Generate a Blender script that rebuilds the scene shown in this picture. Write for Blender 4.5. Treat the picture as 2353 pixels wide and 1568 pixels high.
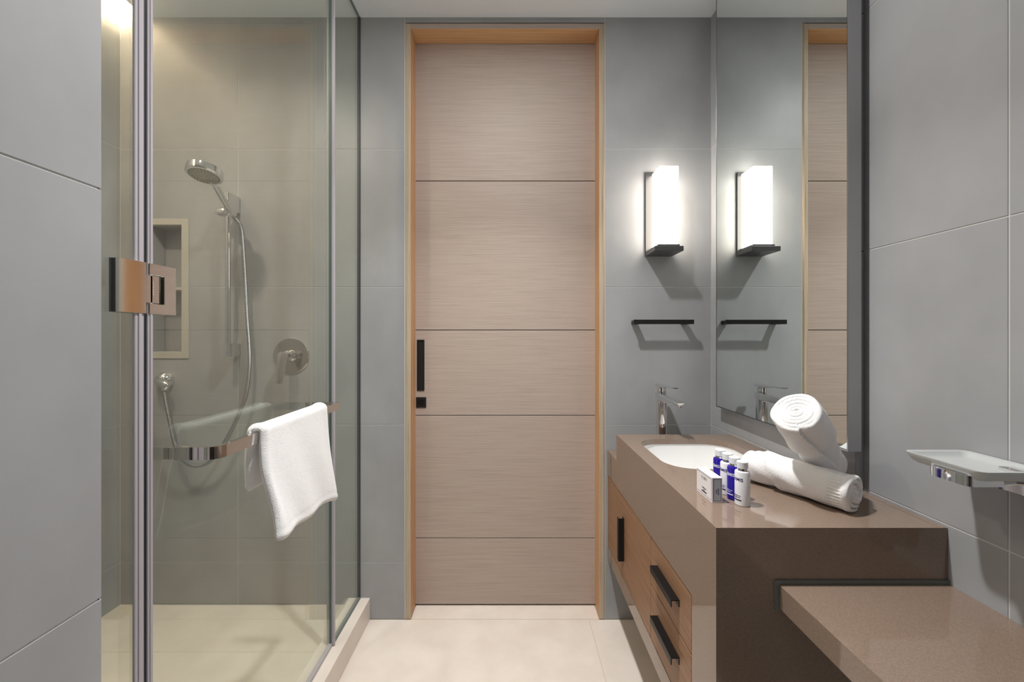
import bpy, bmesh, math, random
from mathutils import Vector, Matrix

random.seed(7)
for o in list(bpy.data.objects):
    bpy.data.objects.remove(o)
SC = bpy.context.scene
COL = SC.collection
PI = math.pi
H = 1.228                    # eye height; measured heights below are given relative to the eye where H + is written


def lin(r, g, b):
    f = lambda c: (c / 12.92 if c <= 0.04045 else ((c + 0.055) / 1.055) ** 2.4)
    return (f(r / 255), f(g / 255), f(b / 255), 1.0)


# ------------------------------------------------------------------ camera, world, lights, exposure
cam_d = bpy.data.cameras.new('camera')
cam_d.sensor_width = 36.0
cam_d.lens = 36.0 * 900.0 / 2353.0
cam_d.shift_y = -10.0 / 2353.0
cam_d.clip_start = 0.02
cam = bpy.data.objects.new('camera', cam_d)
cam.location = (0, 0, H)
cam.rotation_euler = (PI / 2, 0, 0)
COL.objects.link(cam)
SC.camera = cam

w = bpy.data.worlds.new('world')
SC.world = w
w.use_nodes = True
w.node_tree.nodes['Background'].inputs[0].default_value = (0.8, 0.9, 1, 1)
w.node_tree.nodes['Background'].inputs[1].default_value = 0.05

SC.view_settings.view_transform = 'Standard'
SC.view_settings.look = 'None'
SC.view_settings.exposure = 0.0
SC.view_settings.gamma = 1.0
SC.view_settings.use_curve_mapping = False
SC.cycles.use_denoising = True
SC.cycles.max_bounces = 16
SC.cycles.transparent_max_bounces = 16
SC.cycles.glossy_bounces = 8
SC.cycles.diffuse_bounces = 8


def area(name, loc, rot, size, power, col, size_y=None, spread=None):
    l = bpy.data.lights.new(name, 'AREA')
    l.energy = power
    l.color = col
    if size_y:
        l.shape = 'RECTANGLE'
        l.size = size
        l.size_y = size_y
    else:
        l.shape = 'DISK'
        l.size = size
    if spread:
        l.spread = spread
    o = bpy.data.objects.new(name, l)
    o.location = loc
    o.rotation_euler = rot
    COL.objects.link(o)
    return o


area('downlight_over_basin', (-0.03, 0.94, 2.60), (0, 0, 0), 0.09, 11.0, (1.0, 0.985, 0.97))
area('downlight_over_basin_beam', (-0.03, 0.94, 2.598), (0, 0, 0), 0.07, 10.5, (1.0, 0.985, 0.97), spread=math.radians(92))
area('rear_fill', (-0.03, -0.55, 2.60), (0, 0, 0), 0.10, 2.5, (1.0, 0.985, 0.97))  # added weak fill from behind the camera, not a known fixture
area('downlight_shower', (-1.10, 0.85, 2.60), (0, 0, 0), 0.09, 9.0, (1.0, 0.83, 0.63), spread=math.radians(150))
area('cove_strip', (-1.535, 1.13, 2.665), (0, math.radians(80), 0), 0.05, 22.0, (1.0, 0.70, 0.40), size_y=1.1)


# ------------------------------------------------------------------ materials
def mat(name, col=(0.5, 0.5, 0.5, 1), rough=0.5, metal=0.0, spec=0.5, **kw):
    m = bpy.data.materials.new(name)
    m.use_nodes = True
    b = m.node_tree.nodes['Principled BSDF']
    b.inputs['Base Color'].default_value = col
    b.inputs['Roughness'].default_value = rough
    b.inputs['Metallic'].default_value = metal
    b.inputs['Specular IOR Level'].default_value = spec
    for k, v in kw.items():
        b.inputs[k.replace('_', ' ')].default_value = v
    return m


def nodes(m):
    nt = m.node_tree
    return nt, nt.nodes, nt.links, nt.nodes['Principled BSDF']


def noise_mix(m, scale_xyz, c1, c2, detail=4.0, nscale=1.0, lo=0.35, hi=0.65, bump=0.0, bdist=0.001, rot=None, rough=0.5, coord='Object'):
    nt, N, L, b = nodes(m)
    tc = N.new('ShaderNodeTexCoord')
    mp = N.new('ShaderNodeMapping')
    mp.inputs['Scale'].default_value = scale_xyz
    nz = N.new('ShaderNodeTexNoise')
    nz.inputs['Scale'].default_value = nscale
    nz.inputs['Detail'].default_value = detail
    nz.inputs['Roughness'].default_value = rough
    cr = N.new('ShaderNodeValToRGB')
    cr.color_ramp.elements[0].position = lo
    cr.color_ramp.elements[0].color = c1
    cr.color_ramp.elements[1].position = hi
    cr.color_ramp.elements[1].color = c2
    L.new(tc.outputs[coord], mp.inputs['Vector'])
    L.new(mp.outputs[0], nz.inputs['Vector'])
    L.new(nz.outputs['Fac'], cr.inputs['Fac'])
    L.new(cr.outputs['Color'], b.inputs['Base Color'])
    if bump:
        bp = N.new('ShaderNodeBump')
        bp.inputs['Strength'].default_value = bump
        bp.inputs['Distance'].default_value = bdist
        L.new(nz.outputs['Fac'], bp.inputs['Height'])
        L.new(bp.outputs[0], b.inputs['Normal'])
    return m


M = {}
M['tile'] = noise_mix(mat('grey_porcelain', rough=0.42, spec=0.35), (2.2, 2.2, 1.6), lin(160, 162, 165), lin(171, 173, 176), detail=6, nscale=2.2, bump=0.06, bdist=0.002)
M['grout'] = mat('pale_grout', lin(208, 207, 205), 0.8)
M['floor_grout'] = mat('cream_grout', lin(204, 195, 183), 0.8)
M['floor_tile'] = noise_mix(mat('cream_stone', rough=0.35, spec=0.4), (3, 3, 3), lin(222, 212, 202), lin(231, 222, 213), detail=7, nscale=2.5)
M['shower_tile'] = noise_mix(mat('cream_shower_stone', rough=0.42, spec=0.4), (3, 3, 3), lin(208, 200, 186), lin(218, 210, 196), detail=7, nscale=2.5)
M['ceiling'] = mat('white_plaster', lin(230, 236, 243), 0.85)


def wood(name, c1, c2, c3, scale, rough=0.5, bump=0.15):
    m = mat(name, rough=rough, spec=0.3)
    nt, N, L, b = nodes(m)
    tc = N.new('ShaderNodeTexCoord')
    mp = N.new('ShaderNodeMapping')
    mp.inputs['Scale'].default_value = scale
    n1 = N.new('ShaderNodeTexNoise')
    n1.inputs['Scale'].default_value = 1.0
    n1.inputs['Detail'].default_value = 5.0
    n1.inputs['Roughness'].default_value = 0.65
    cr = N.new('ShaderNodeValToRGB')
    e = cr.color_ramp.elements
    e[0].position, e[0].color = 0.32, c1
    e[1].position, e[1].color = 0.68, c3
    k = e.new(0.5)
    k.color = c2
    bp = N.new('ShaderNodeBump')
    bp.inputs['Strength'].default_value = bump
    bp.inputs['Distance'].default_value = 0.0015
    L.new(tc.outputs['Object'], mp.inputs['Vector'])
    L.new(mp.outputs[0], n1.inputs['Vector'])
    L.new(n1.outputs['Fac'], cr.inputs['Fac'])
    L.new(cr.outputs['Color'], b.inputs['Base Color'])
    L.new(n1.outputs['Fac'], bp.inputs['Height'])
    L.new(bp.outputs[0], b.inputs['Normal'])
    return m


M['oak'] = wood('pale_oak', lin(174, 159, 149), lin(184, 169, 159), lin(191, 177, 168), (5, 60, 320))
M['oak_frame'] = wood('oak_edge', lin(176, 160, 138), lin(192, 176, 154), lin(202, 187, 166), (150, 60, 4))
M['oak_lining'] = wood('honey_oak_v', lin(188, 144, 104), lin(200, 156, 116), lin(208, 166, 126), (60, 90, 3))
M['oak_lining_h'] = wood('honey_oak_h', lin(200, 156, 114), lin(212, 168, 124), lin(220, 178, 134), (3, 150, 60))
M['brown_oak'] = wood('brown_oak', lin(124, 92, 68), lin(146, 111, 84), lin(160, 125, 98), (60, 4, 260), rough=0.45, bump=0.4)


def quartz(name, c1, c2, rough):
    m = mat(name, rough=rough, spec=0.7)
    noise_mix(m, (1, 1, 1), c1, c2, detail=3, nscale=420, lo=0.3, hi=0.7)
    return m


M['quartz'] = quartz('taupe_quartz', lin(127, 109, 96), lin(141, 123, 109), 0.07)
M['ceramic'] = mat('white_ceramic', lin(238, 238, 238), 0.08)
M['chrome'] = mat('chrome', (0.82, 0.82, 0.83, 1), 0.05, 1.0)
M['chrome_sat'] = mat('satin_chrome', (0.74, 0.72, 0.70, 1), 0.06, 1.0)
M['steel'] = mat('brushed_steel', (0.45, 0.45, 0.46, 1), 0.28, 1.0)
M['hose'] = mat('hose_metal', (0.34, 0.35, 0.38, 1), 0.38, 1.0)
M['black'] = mat('matt_black', lin(24, 24, 25), 0.4)
M['black_pull'] = mat('black_pull', lin(20, 19, 20), 0.4, spec=0.3)
M['rubber'] = mat('black_gasket', lin(38, 40, 46), 0.5)
M['bronze'] = mat('dark_grey_metal', lin(92, 92, 93), 0.38, 0.6)
M['seal'] = mat('grey_seal', lin(176, 172, 178), 0.35)
M['low_bounce'] = mat('low_bounce_dark', lin(70, 56, 46), 0.5)  # invented dark finish for the unseen wall, keeps bounced light low
M['silicone'] = mat('grey_silicone', lin(108, 114, 112), 0.45)
M['niche'] = mat('cream_niche', lin(196, 193, 184), 0.4)
M['white_gloss'] = mat('white_plastic', lin(236, 238, 242), 0.3)
M['spray'] = mat('spray_face', lin(196, 192, 182), 0.4)
M['nozzle'] = mat('nozzle_rubber', lin(84, 80, 74), 0.6)
M['ink'] = mat('navy_ink', lin(36, 26, 96), 0.5)
M['ink_dark'] = mat('dark_ink', lin(44, 28, 58), 0.5)
M['ink_white'] = mat('white_ink', lin(232, 232, 246), 0.5)
M['foil'] = mat('silver_print', lin(196, 186, 176), 0.4, 0.2)
M['card'] = mat('white_card', lin(236, 234, 238), 0.55)
M['bluegrey_card'] = mat('pale_blue_card', lin(196, 206, 220), 0.55)
M['blue'] = mat('cobalt_plastic', (0.018, 0.006, 0.30, 1), 0.12, Coat_Weight=0.3)
M['bottle_white'] = mat('white_bottle', lin(232, 233, 238), 0.25)
M['frosted'] = mat('frosted_glass', lin(214, 218, 218), 0.5, Transmission_Weight=0.35)
M['dark'] = mat('dark_void', lin(20, 18, 16), 0.8)
M['mirror'] = mat('mirror_silver', (0.83, 0.87, 0.855, 1), 0.0, 1.0)
M['drain'] = M['chrome']

# terry
m = mat('white_terry', lin(246, 246, 247), 0.95, spec=0.1)
nt, N, L, b = nodes(m)
b.inputs['Sheen Weight'].default_value = 0.35
b.inputs['Sheen Roughness'].default_value = 0.6
tc = N.new('ShaderNodeTexCoord')
n1 = N.new('ShaderNodeTexNoise')
n1.inputs['Scale'].default_value = 560
n1.inputs['Detail'].default_value = 2.0
n2 = N.new('ShaderNodeTexNoise')
n2.inputs['Scale'].default_value = 60
n2.inputs['Detail'].default_value = 3.0
ma = N.new('ShaderNodeMath')
ma.operation = 'MULTIPLY_ADD'
ma.inputs[1].default_value = 0.6
L.new(tc.outputs['Object'], n1.inputs['Vector'])
L.new(tc.outputs['Object'], n2.inputs['Vector'])
L.new(n2.outputs['Fac'], ma.inputs[0])
L.new(n1.outputs['Fac'], ma.inputs[2])
bp = N.new('ShaderNodeBump')
bp.inputs['Strength'].default_value = 0.9
bp.inputs['Distance'].default_value = 0.0013
L.new(ma.outputs[0], bp.inputs['Height'])
L.new(bp.outputs[0], b.inputs['Normal'])
M['terry'] = m

# clear sheet glass: Fresnel mix of mirror reflection and tinted straight-through transmission
def sheet_glass(name, tint):
    m = bpy.data.materials.new(name)
    m.use_nodes = True
    nt = m.node_tree
    N, L = nt.nodes, nt.links
    N.remove(N['Principled BSDF'])
    out = N['Material Output']
    geo = N.new('ShaderNodeNewGeometry')
    mr = N.new('ShaderNodeMapRange')
    mr.inputs['To Min'].default_value = 1.56
    mr.inputs['To Max'].default_value = 1 / 1.56
    fr = N.new('ShaderNodeFresnel')
    tr = N.new('ShaderNodeBsdfTransparent')
    tr.inputs['Color'].default_value = tint
    gl = N.new('ShaderNodeBsdfGlossy')
    gl.inputs['Roughness'].default_value = 0.0
    gl.inputs['Color'].default_value = (0.95, 1, 0.97, 1)
    mx = N.new('ShaderNodeMixShader')
    L.new(geo.outputs['Backfacing'], mr.inputs['Value'])
    L.new(mr.outputs[0], fr.inputs['IOR'])
    L.new(fr.outputs[0], mx.inputs[0])
    L.new(tr.outputs[0], mx.inputs[1])
    L.new(gl.outputs[0], mx.inputs[2])
    L.new(mx.outputs[0], out.inputs['Surface'])
    return m


M['glass'] = sheet_glass('clear_glass', (0.955, 0.974, 0.956, 1))
M['glass_edge'] = mat('green_glass_edge', lin(60, 88, 80), 0.15)

m = mat('lit_opal_glass', lin(255, 250, 242), 0.3)
bb = m.node_tree.nodes['Principled BSDF']
bb.inputs['Emission Color'].default_value = (1.0, 0.90, 0.78, 1)
bb.inputs['Emission Strength'].default_value = 10.0
M['opal'] = m


# ------------------------------------------------------------------ object helpers
def tagp(o, label=None, cat=None, group=None, kind=None):
    if label: o['label'] = label
    if cat: o['category'] = cat
    if group: o['group'] = group
    if kind: o['kind'] = kind
    return o


def origin_of(o):
    v = Vector((0, 0, 0))
    while o is not None:
        v += Vector(o.location)
        o = o.parent
    return v


def finish(name, bm, material, parent=None, smooth=False, origin=None, sharp=26):
    """link a bmesh (world coordinates) as one object, its origin moved to its parent's / to origin"""
    bmesh.ops.recalc_face_normals(bm, faces=bm.faces[:])
    me = bpy.data.meshes.new(name)
    org = origin_of(parent) if parent else Vector(origin or (0, 0, 0))
    if org.length > 0:
        bmesh.ops.translate(bm, verts=bm.verts[:], vec=-org)
    bm.to_mesh(me)
    bm.free()
    mats = material if isinstance(material, (list, tuple)) else [material]
    for mm in mats:
        me.materials.append(mm)
    if smooth:
        for p in me.polygons:
            p.use_smooth = True
        me.set_sharp_from_angle(angle=math.radians(sharp))
    o = bpy.data.objects.new(name, me)
    COL.objects.link(o)
    if parent:
        o.parent = parent
    else:
        o.location = org
    return o


def thing(name, label, cat, loc, group=None, kind=None):
    o = bpy.data.objects.new(name, None)
    o.empty_display_size = 0.05
    o.location = loc
    COL.objects.link(o)
    return tagp(o, label, cat, group, kind)


def add_box(bm, x0, x1, y0, y1, z0, z1, bev=0.0, seg=2):
    t = bmesh.new()
    vs = [t.verts.new((x, y, z)) for x in (x0, x1) for y in (y0, y1) for z in (z0, z1)]
    for f in ((0, 1, 3, 2), (4, 6, 7, 5), (0, 4, 5, 1), (2, 3, 7, 6), (0, 2, 6, 4), (1, 5, 7, 3)):
        t.faces.new([vs[i] for i in f])
    if bev > 0:
        bmesh.ops.bevel(t, geom=t.edges[:], offset=bev, segments=seg, profile=0.5, affect='EDGES')
    merge(bm, t)
    return bm


def merge(bm, t, mtx=None):
    if mtx is not None:
        bmesh.ops.transform(t, matrix=mtx, verts=t.verts[:])
    mp = {}
    for v in t.verts:
        mp[v] = bm.verts.new(v.co)
    for f in t.faces:
        try:
            nf = bm.faces.new([mp[v] for v in f.verts])
            nf.material_index = f.material_index
        except ValueError:
            pass
    t.free()


def box(name, x0, x1, y0, y1, z0, z1, material, parent=None, bev=0.0, seg=2, smooth=None, origin=None):
    bm = bmesh.new()
    add_box(bm, x0, x1, y0, y1, z0, z1, bev, seg)
    return finish(name, bm, material, parent, smooth=bool(smooth), origin=origin)


def extrude_poly(bm, pts, axis, a, b, bev=0.0, seg=2):
    """pts in the two other axes (in xyz order), extruded along axis from a to b"""
    t = bmesh.new()
    def mk(p, c):
        if axis == 'x': return (c, p[0], p[1])
        if axis == 'y': return (p[0], c, p[1])
        return (p[0], p[1], c)
    v0 = [t.verts.new(mk(p, a)) for p in pts]
    v1 = [t.verts.new(mk(p, b)) for p in pts]
    t.faces.new(v0)
    t.faces.new(v1)
    n = len(pts)
    for i in range(n):
        t.faces.new((v0[i], v0[(i + 1) % n], v1[(i + 1) % n], v1[i]))
    bmesh.ops.recalc_face_normals(t, faces=t.faces[:])
    if bev > 0:
        bmesh.ops.bevel(t, geom=t.edges[:], offset=bev, segments=seg, profile=0.5, affect='EDGES')
    merge(bm, t)
    return bm


def rrect(x0, x1, y0, y1, r, n=8):
    pts = []
    for cx, cy, a0 in ((x1 - r, y1 - r, 0), (x0 + r, y1 - r, 90), (x0 + r, y0 + r, 180), (x1 - r, y0 + r, 270)):
        for k in range(n + 1):
            a = math.radians(a0 + 90 * k / n)
            pts.append((cx + r * math.cos(a), cy + r * math.sin(a)))
    return pts


def frame_from(d):
    d = Vector(d).normalized()
    up = Vector((0, 0, 1)) if abs(d.z) < 0.95 else Vector((1, 0, 0))
    x = up.cross(d).normalized()
    y = d.cross(x).normalized()
    return x, y, d


def lathe(bm, origin, axis, prof, n=48, cap=True, ref=None):
    """prof = [(r, t)] along axis from origin"""
    if ref is not None:
        d = Vector(axis).normalized()
        x = Vector(ref)
        x = (x - d * x.dot(d)).normalized()
        y = d.cross(x)
    else:
        x, y, d = frame_from(axis)
    o = Vector(origin)
    rings = []
    for r, t in prof:
        if r < 1e-6:
            rings.append([bm.verts.new(o + d * t)])
        else:
            rings.append([bm.verts.new(o + d * t + (x * math.cos(2 * PI * k / n) + y * math.sin(2 * PI * k / n)) * r) for k in range(n)])
    for a, b in zip(rings, rings[1:]):
        if len(a) == 1 and len(b) == 1:
            continue
        for k in range(n):
            if len(a) == 1:
                bm.faces.new((a[0], b[k], b[(k + 1) % n]))
            elif len(b) == 1:
                bm.faces.new((a[k], a[(k + 1) % n], b[0]))
            else:
                bm.faces.new((a[k], a[(k + 1) % n], b[(k + 1) % n], b[k]))
    if cap:
        for rr in (rings[0], rings[-1]):
            if len(rr) > 2:
                bm.faces.new(rr)
    return bm


def catmull(pts, n):
    P = [Vector(p) for p in pts]
    P = [P[0] * 2 - P[1]] + P + [P[-1] * 2 - P[-2]]
    out = []
    for i in range(1, len(P) - 2):
        for k in range(n):
            t = k / n
            a, b, c, d = P[i - 1], P[i], P[i + 1], P[i + 2]
            out.append(0.5 * ((2 * b) + (c - a) * t + (2 * a - 5 * b + 4 * c - d) * t * t + (3 * b - a - 3 * c + d) * t ** 3))
    out.append(P[-2])
    return out


def resample(pts, step):
    out = [pts[0]]
    acc = 0.0
    for a, b in zip(pts, pts[1:]):
        d = (b - a).length
        while acc + d >= step:
            t = (step - acc) / d
            a = a + (b - a) * t
            out.append(a)
            d = (b - a).length
            acc = 0
        acc += d
    return out


def tube(bm, pts, rad, n=12, cap=True):
    pts = [Vector(p) for p in pts]
    rings = []
    x = None
    for i, p in enumerate(pts):
        d = (pts[min(i + 1, len(pts) - 1)] - pts[max(i - 1, 0)]).normalized()
        if x is None:
            x, y, _ = frame_from(d)
        else:
            x = (x - d * x.dot(d)).normalized()
            y = d.cross(x)
        r = rad(i / (len(pts) - 1), i) if callable(rad) else rad
        rings.append([bm.verts.new(p + (x * math.cos(2 * PI * k / n) + y * math.sin(2 * PI * k / n)) * r) for k in range(n)])
    for a, b in zip(rings, rings[1:]):
        for k in range(n):
            bm.faces.new((a[k], a[(k + 1) % n], b[(k + 1) % n], b[k]))
    if cap:
        bm.faces.new(rings[0])
        bm.faces.new(rings[-1])
    return bm


def ribbon(bm, path, thick, z0, z1):
    """flat band: XY path, rectangular section thick x (z1 - z0)"""
    P = [Vector((p[0], p[1], 0)) for p in path]
    L, R = [], []
    for i, p in enumerate(P):
        d1 = (P[i] - P[i - 1]).normalized() if i else (P[1] - P[0]).normalized()
        d2 = (P[i + 1] - P[i]).normalized() if i < len(P) - 1 else d1
        n1 = Vector((-d1.y, d1.x, 0))
        n2 = Vector((-d2.y, d2.x, 0))
        nn = (n1 + n2)
        nn = nn / max(1e-6, nn.dot(n1))
        L.append(p + nn * thick / 2)
        R.append(p - nn * thick / 2)
    out = [(v.x, v.y) for v in L] + [(v.x, v.y) for v in reversed(R)]
    return extrude_poly(bm, out, 'z', z0, z1)


def text_mesh(s, size, align='CENTER'):
    cu = bpy.data.curves.new('lettering', 'FONT')
    cu.body = s
    cu.size = size
    cu.align_x = align
    cu.align_y = 'CENTER'
    cu.extrude = 0.0001
    cu.offset = size * 0.018
    cu.resolution_u = 3
    ob = bpy.data.objects.new('lettering', cu)
    COL.objects.link(ob)
    dg = bpy.context.evaluated_depsgraph_get()
    me = bpy.data.meshes.new_from_object(ob.evaluated_get(dg))
    bpy.data.objects.remove(ob)
    return me


def add_text(bm, s, size, place, align='CENTER', sx=1.0):
    """place(u, v, w) -> world point"""
    me = text_mesh(s, size, align)
    vs = [bm.verts.new(place(v.co.x * sx, v.co.y, v.co.z)) for v in me.vertices]
    for p in me.polygons:
        try:
            bm.faces.new([vs[i] for i in p.vertices])
        except ValueError:
            pass
    bpy.data.meshes.remove(me)


# ------------------------------------------------------------------ setting
XL, XR, XP = -1.70, 0.884, 0.864         # shower left wall, right wall near the camera, built-out wall behind the mirror
YB, YF = 1.70, -1.60                     # back wall face, wall behind the camera
YP = 0.985                               # where the built-out part of the right wall starts
ZC = H + 1.3865                          # ceiling
ZS = 0.066                               # shower floor
GX = -0.664                              # shower glass plane
PX = -0.600                              # near left wall face
PY = 0.574                               # its far end
TH = 0.006                               # tile thickness
JG = 0.0013                              # half joint
ROWS = [0.0, 0.248, 0.846, 1.443, 2.042, ZC]


def tile(parent, axis, at, rect, sign, material='tile', holes=None, name='tile'):
    """a tile slab: rect = (u0,u1,v0,v1) in the plane, face at `at`, thickness away from sign"""
    u0, u1, v0, v1 = rect
    u0 += JG; u1 -= JG; v0 += JG; v1 -= JG
    bm = bmesh.new()
    pts = holes if holes else [(u0, v0), (u1, v0), (u1, v1), (u0, v1)]
    extrude_poly(bm, pts, axis, at, at - sign * TH, bev=0.0006, seg=1)
    return finish(name, bm, M[material], parent)


# floor
floor = box('floor', -0.72, 1.0, YF - 0.1, 1.98, -0.08, -0.0012, M['floor_grout'])
tagp(floor, 'cream stone tiled bathroom floor in front of the oak door', 'floor', kind='structure')
for x0, x1 in ((-0.70, 0.335), (0.335, XR + 0.02)):
    for y0, y1 in ((YF, -0.7), (-0.7, 0.5), (0.5, YB)):
        tile(floor, 'z', 0.0, (x0, x1, y0, y1), 1, 'floor_tile')
th = tile(floor, 'z', 0.001, (-0.4385, 0.378, YB, 1.90), 1, 'floor_tile')

shower_floor = box('shower_floor', XL - 0.02, -0.70, PY - 0.1, YB + 0.02, 0.0, ZS - 0.0012, M['floor_grout'])
tagp(shower_floor, 'raised cream stone floor inside the shower', 'floor', kind='structure')
for x0, x1 in ((XL, -0.71),):
    for y0, y1 in ((PY, 0.842), (0.842, 1.442), (1.442, YB)):
        tile(shower_floor, 'z', ZS, (x0, x1, y0, y1), 1, 'shower_tile')

curb = box('shower_curb', -0.710, -0.616, 0.45, YB, 0.0, H - 1.1333, M['floor_tile'], bev=0.002)
tagp(curb, 'pale stone curb under the shower glass', 'curb', kind='structure')

# ceiling with a cove slot along the shower's left wall
ceil_bm = bmesh.new()
add_box(ceil_bm, -1.59, 1.0, YF - 0.1, YB + 0.1, ZC, ZC + 0.02)
add_box(ceil_bm, -1.50, -1.48, YF - 0.1, YB + 0.1, ZC + 0.02, ZC + 0.12)
add_box(ceil_bm, XL - 0.06, -1.48, YF - 0.1, YB + 0.1, ZC + 0.12, ZC + 0.14)
ceiling = finish('ceiling', ceil_bm, M['ceiling'])
tagp(ceiling, 'white plaster ceiling with a lit cove slot', 'ceiling', kind='structure')

# back wall
NX0, NX1, NZ0, NZ1 = -1.606, -1.402, H - 0.0945, H + 0.512     # niche outer
DX0, DX1, DZ = -0.463, 0.402, H + 1.361                        # door opening
wb = bmesh.new()
yb0, yb1 = YB + 0.0012, YB + 0.14
for r in ((XL - 0.1, NX0, 0, ZC + 0.12), (NX0, NX1, 0, NZ0), (NX0, NX1, NZ1, ZC + 0.12), (NX1, DX0, 0, ZC + 0.12),
          (DX0, DX1, DZ + 0.012, ZC + 0.12), (DX1, 1.0, 0, ZC + 0.12)):
    add_box(wb, r[0], r[1], yb0, yb1, r[2], r[3])
wall_back = finish('wall_back', wb, M['grout'])
tagp(wall_back, 'grey porcelain tiled wall around the oak door', 'wall', kind='structure')
XB = [XL, -1.19, -0.466]
for i in range(5):
    z0, z1 = ROWS[i], ROWS[i + 1]
    zt = z1 + (0.10 if i == 4 else 0)
    j = JG
    # column with the niche
    if i == 2:
        p = [(XL + j, z0 + j), (-1.19 - j, z0 + j), (-1.19 - j, z1 - j), (NX1, z1 - j), (NX1, NZ0), (NX0, NZ0), (NX0, z1 - j), (XL + j, z1 - j)]
        tile(wall_back, 'y', YB, (0, 1, 0, 1), -1, holes=p)
    elif i == 3:
        p = [(XL + j, z0 + j), (NX0, z0 + j), (NX0, NZ1), (NX1, NZ1), (NX1, z0 + j), (-1.19 - j, z0 + j), (-1.19 - j, z1 - j), (XL + j, z1 - j)]
        tile(wall_back, 'y', YB, (0, 1, 0, 1), -1, holes=p)
    else:
        tile(wall_back, 'y', YB, (XL, -1.19, z0, zt), -1)
    tile(wall_back, 'y', YB, (-1.19, -0.466, z0, zt), -1)
    tile(wall_back, 'y', YB, (0.404, XP, z0, zt), -1)
tile(wall_back, 'y', YB, (-0.466, 0.404, H + 1.3625, ZC + 0.1), -1)

# shower left wall, right wall, near left wall, wall behind the camera
wl = box('wall_left', XL - 0.12, XL - 0.0012, PY - 0.2, YB + 0.1, 0, ZC + 0.14, M['grout'])
tagp(wl, 'grey tiled side wall inside the shower, warmly lit from the cove', 'wall', kind='structure')
for i in range(5):
    zt = ROWS[i + 1] + (0.11 if i == 4 else 0)
    tile(wl, 'x', XL, (PY - 0.05, 1.10, ROWS[i], zt), 1)
    tile(wl, 'x', XL, (1.10, YB, ROWS[i], zt), 1)

wr = bmesh.new()
add_box(wr, XR + 0.0012, XR + 0.12, YF - 0.1, YB + 0.1, 0, ZC + 0.1)
add_box(wr, XP + 0.0012, XR + 0.02, YP + TH, YB + 0.1, 0, ZC + 0.1)
wall_right = finish('wall_right', wr, M['grout'])
tagp(wall_right, 'grey tiled wall at the right, behind the mirror and bench', 'wall', kind='structure')
for i in range(5):
    z0, z1 = ROWS[i], ROWS[i + 1]
    tile(wall_right, 'x', XP, (YP, YB, z0, z1), -1)
    tile(wall_right, 'x', XR, (0.697, YP, z0, z1), -1)
    tile(wall_right, 'x', XR, (-0.512, 0.697, z0, z1), -1)
    tile(wall_right, 'x', XR, (YF, -0.512, z0, z1), -1)
    tile(wall_right, 'y', YP, (XP + 0.0005, XR + JG + 0.001, z0, z1), -1)

wn = box('wall_near_left', XL - 0.12, PX - 0.0012, YF - 0.1, PY - TH, 0, ZC + 0.02, M['grout'])
tagp(wn, 'grey tiled wall at the near left edge, in front of the shower', 'wall', kind='structure')
for i in range(5):
    tile(wn, 'x', PX, (-0.63, PY, ROWS[i], ROWS[i + 1]), 1)
    tile(wn, 'x', PX, (YF, -0.63, ROWS[i], ROWS[i + 1]), 1)
    tile(wn, 'y', PY, (XL, -1.15, ROWS[i], ROWS[i + 1]), 1)
    tile(wn, 'y', PY, (-1.15, PX - 0.0005, ROWS[i], ROWS[i + 1]), 1)
wf = box('wall_front', XL, 1.0, YF - 0.12, YF, 0, ZC + 0.02, M['low_bounce'])  # out of view; darkened so less light bounces onto the vanity end
tagp(wf, 'unseen wall behind the viewpoint, made dark to cut bounced light', 'wall', kind='structure')

# ------------------------------------------------------------------ door
door = thing('door_1', 'tall pale oak door of five boards in an oak frame, black recessed pull', 'door', (-0.03, 1.79, 0), kind='structure')
YD = 1.785
zs = [H - 1.221, H - 0.9187, H - 0.359, H + 0.030, H + 0.710, H + 1.345]
core = box('core', -0.445, 0.384, YD + 0.004, YD + 0.045, 0.012, H + 1.36, M['dark'], door)
for a, b in zip(zs, zs[1:]):
    # board cut around the black pull and the lock
    bm = bmesh.new()
    x0, x1 = -0.4425, 0.3815
    add_box(bm, x0, x1, YD, YD + 0.012, a + 0.0016, b - 0.0016, 0.0008, 1)
    finish('board', bm, M['oak'], door)
# jamb lining and architrave
for s, (xo, xi) in enumerate(((DX0, -0.4395), (DX1, 0.3785))):
    lo, hi = min(xo, xi), max(xo, xi)
    o = box('jamb', lo, hi, YB - 0.001, YD + 0.05, 0.002, H + 1.3595, [M['oak_lining'], M['oak_frame']], door, bev=0.0008, seg=1)
    for p in o.data.polygons:
        if p.normal.y < -0.5:
            p.material_index = 1
    # fine outer bead of the jamb
    bx = xo + (0.0055 if s == 0 else -0.0055)
    box('bead', bx - 0.0012, bx + 0.0012, YB - 0.0035, YB, 0.002, H + 1.3595, M['oak_frame'], door)
o = box('head', -0.4394, 0.3784, YB - 0.001, YD + 0.05, H + 1.337, H + 1.3595, [M['oak_lining_h'], M['oak']], door, bev=0.0008, seg=1)
for p in o.data.polygons:
    if p.normal.y < -0.5:
        p.material_index = 1
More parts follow.
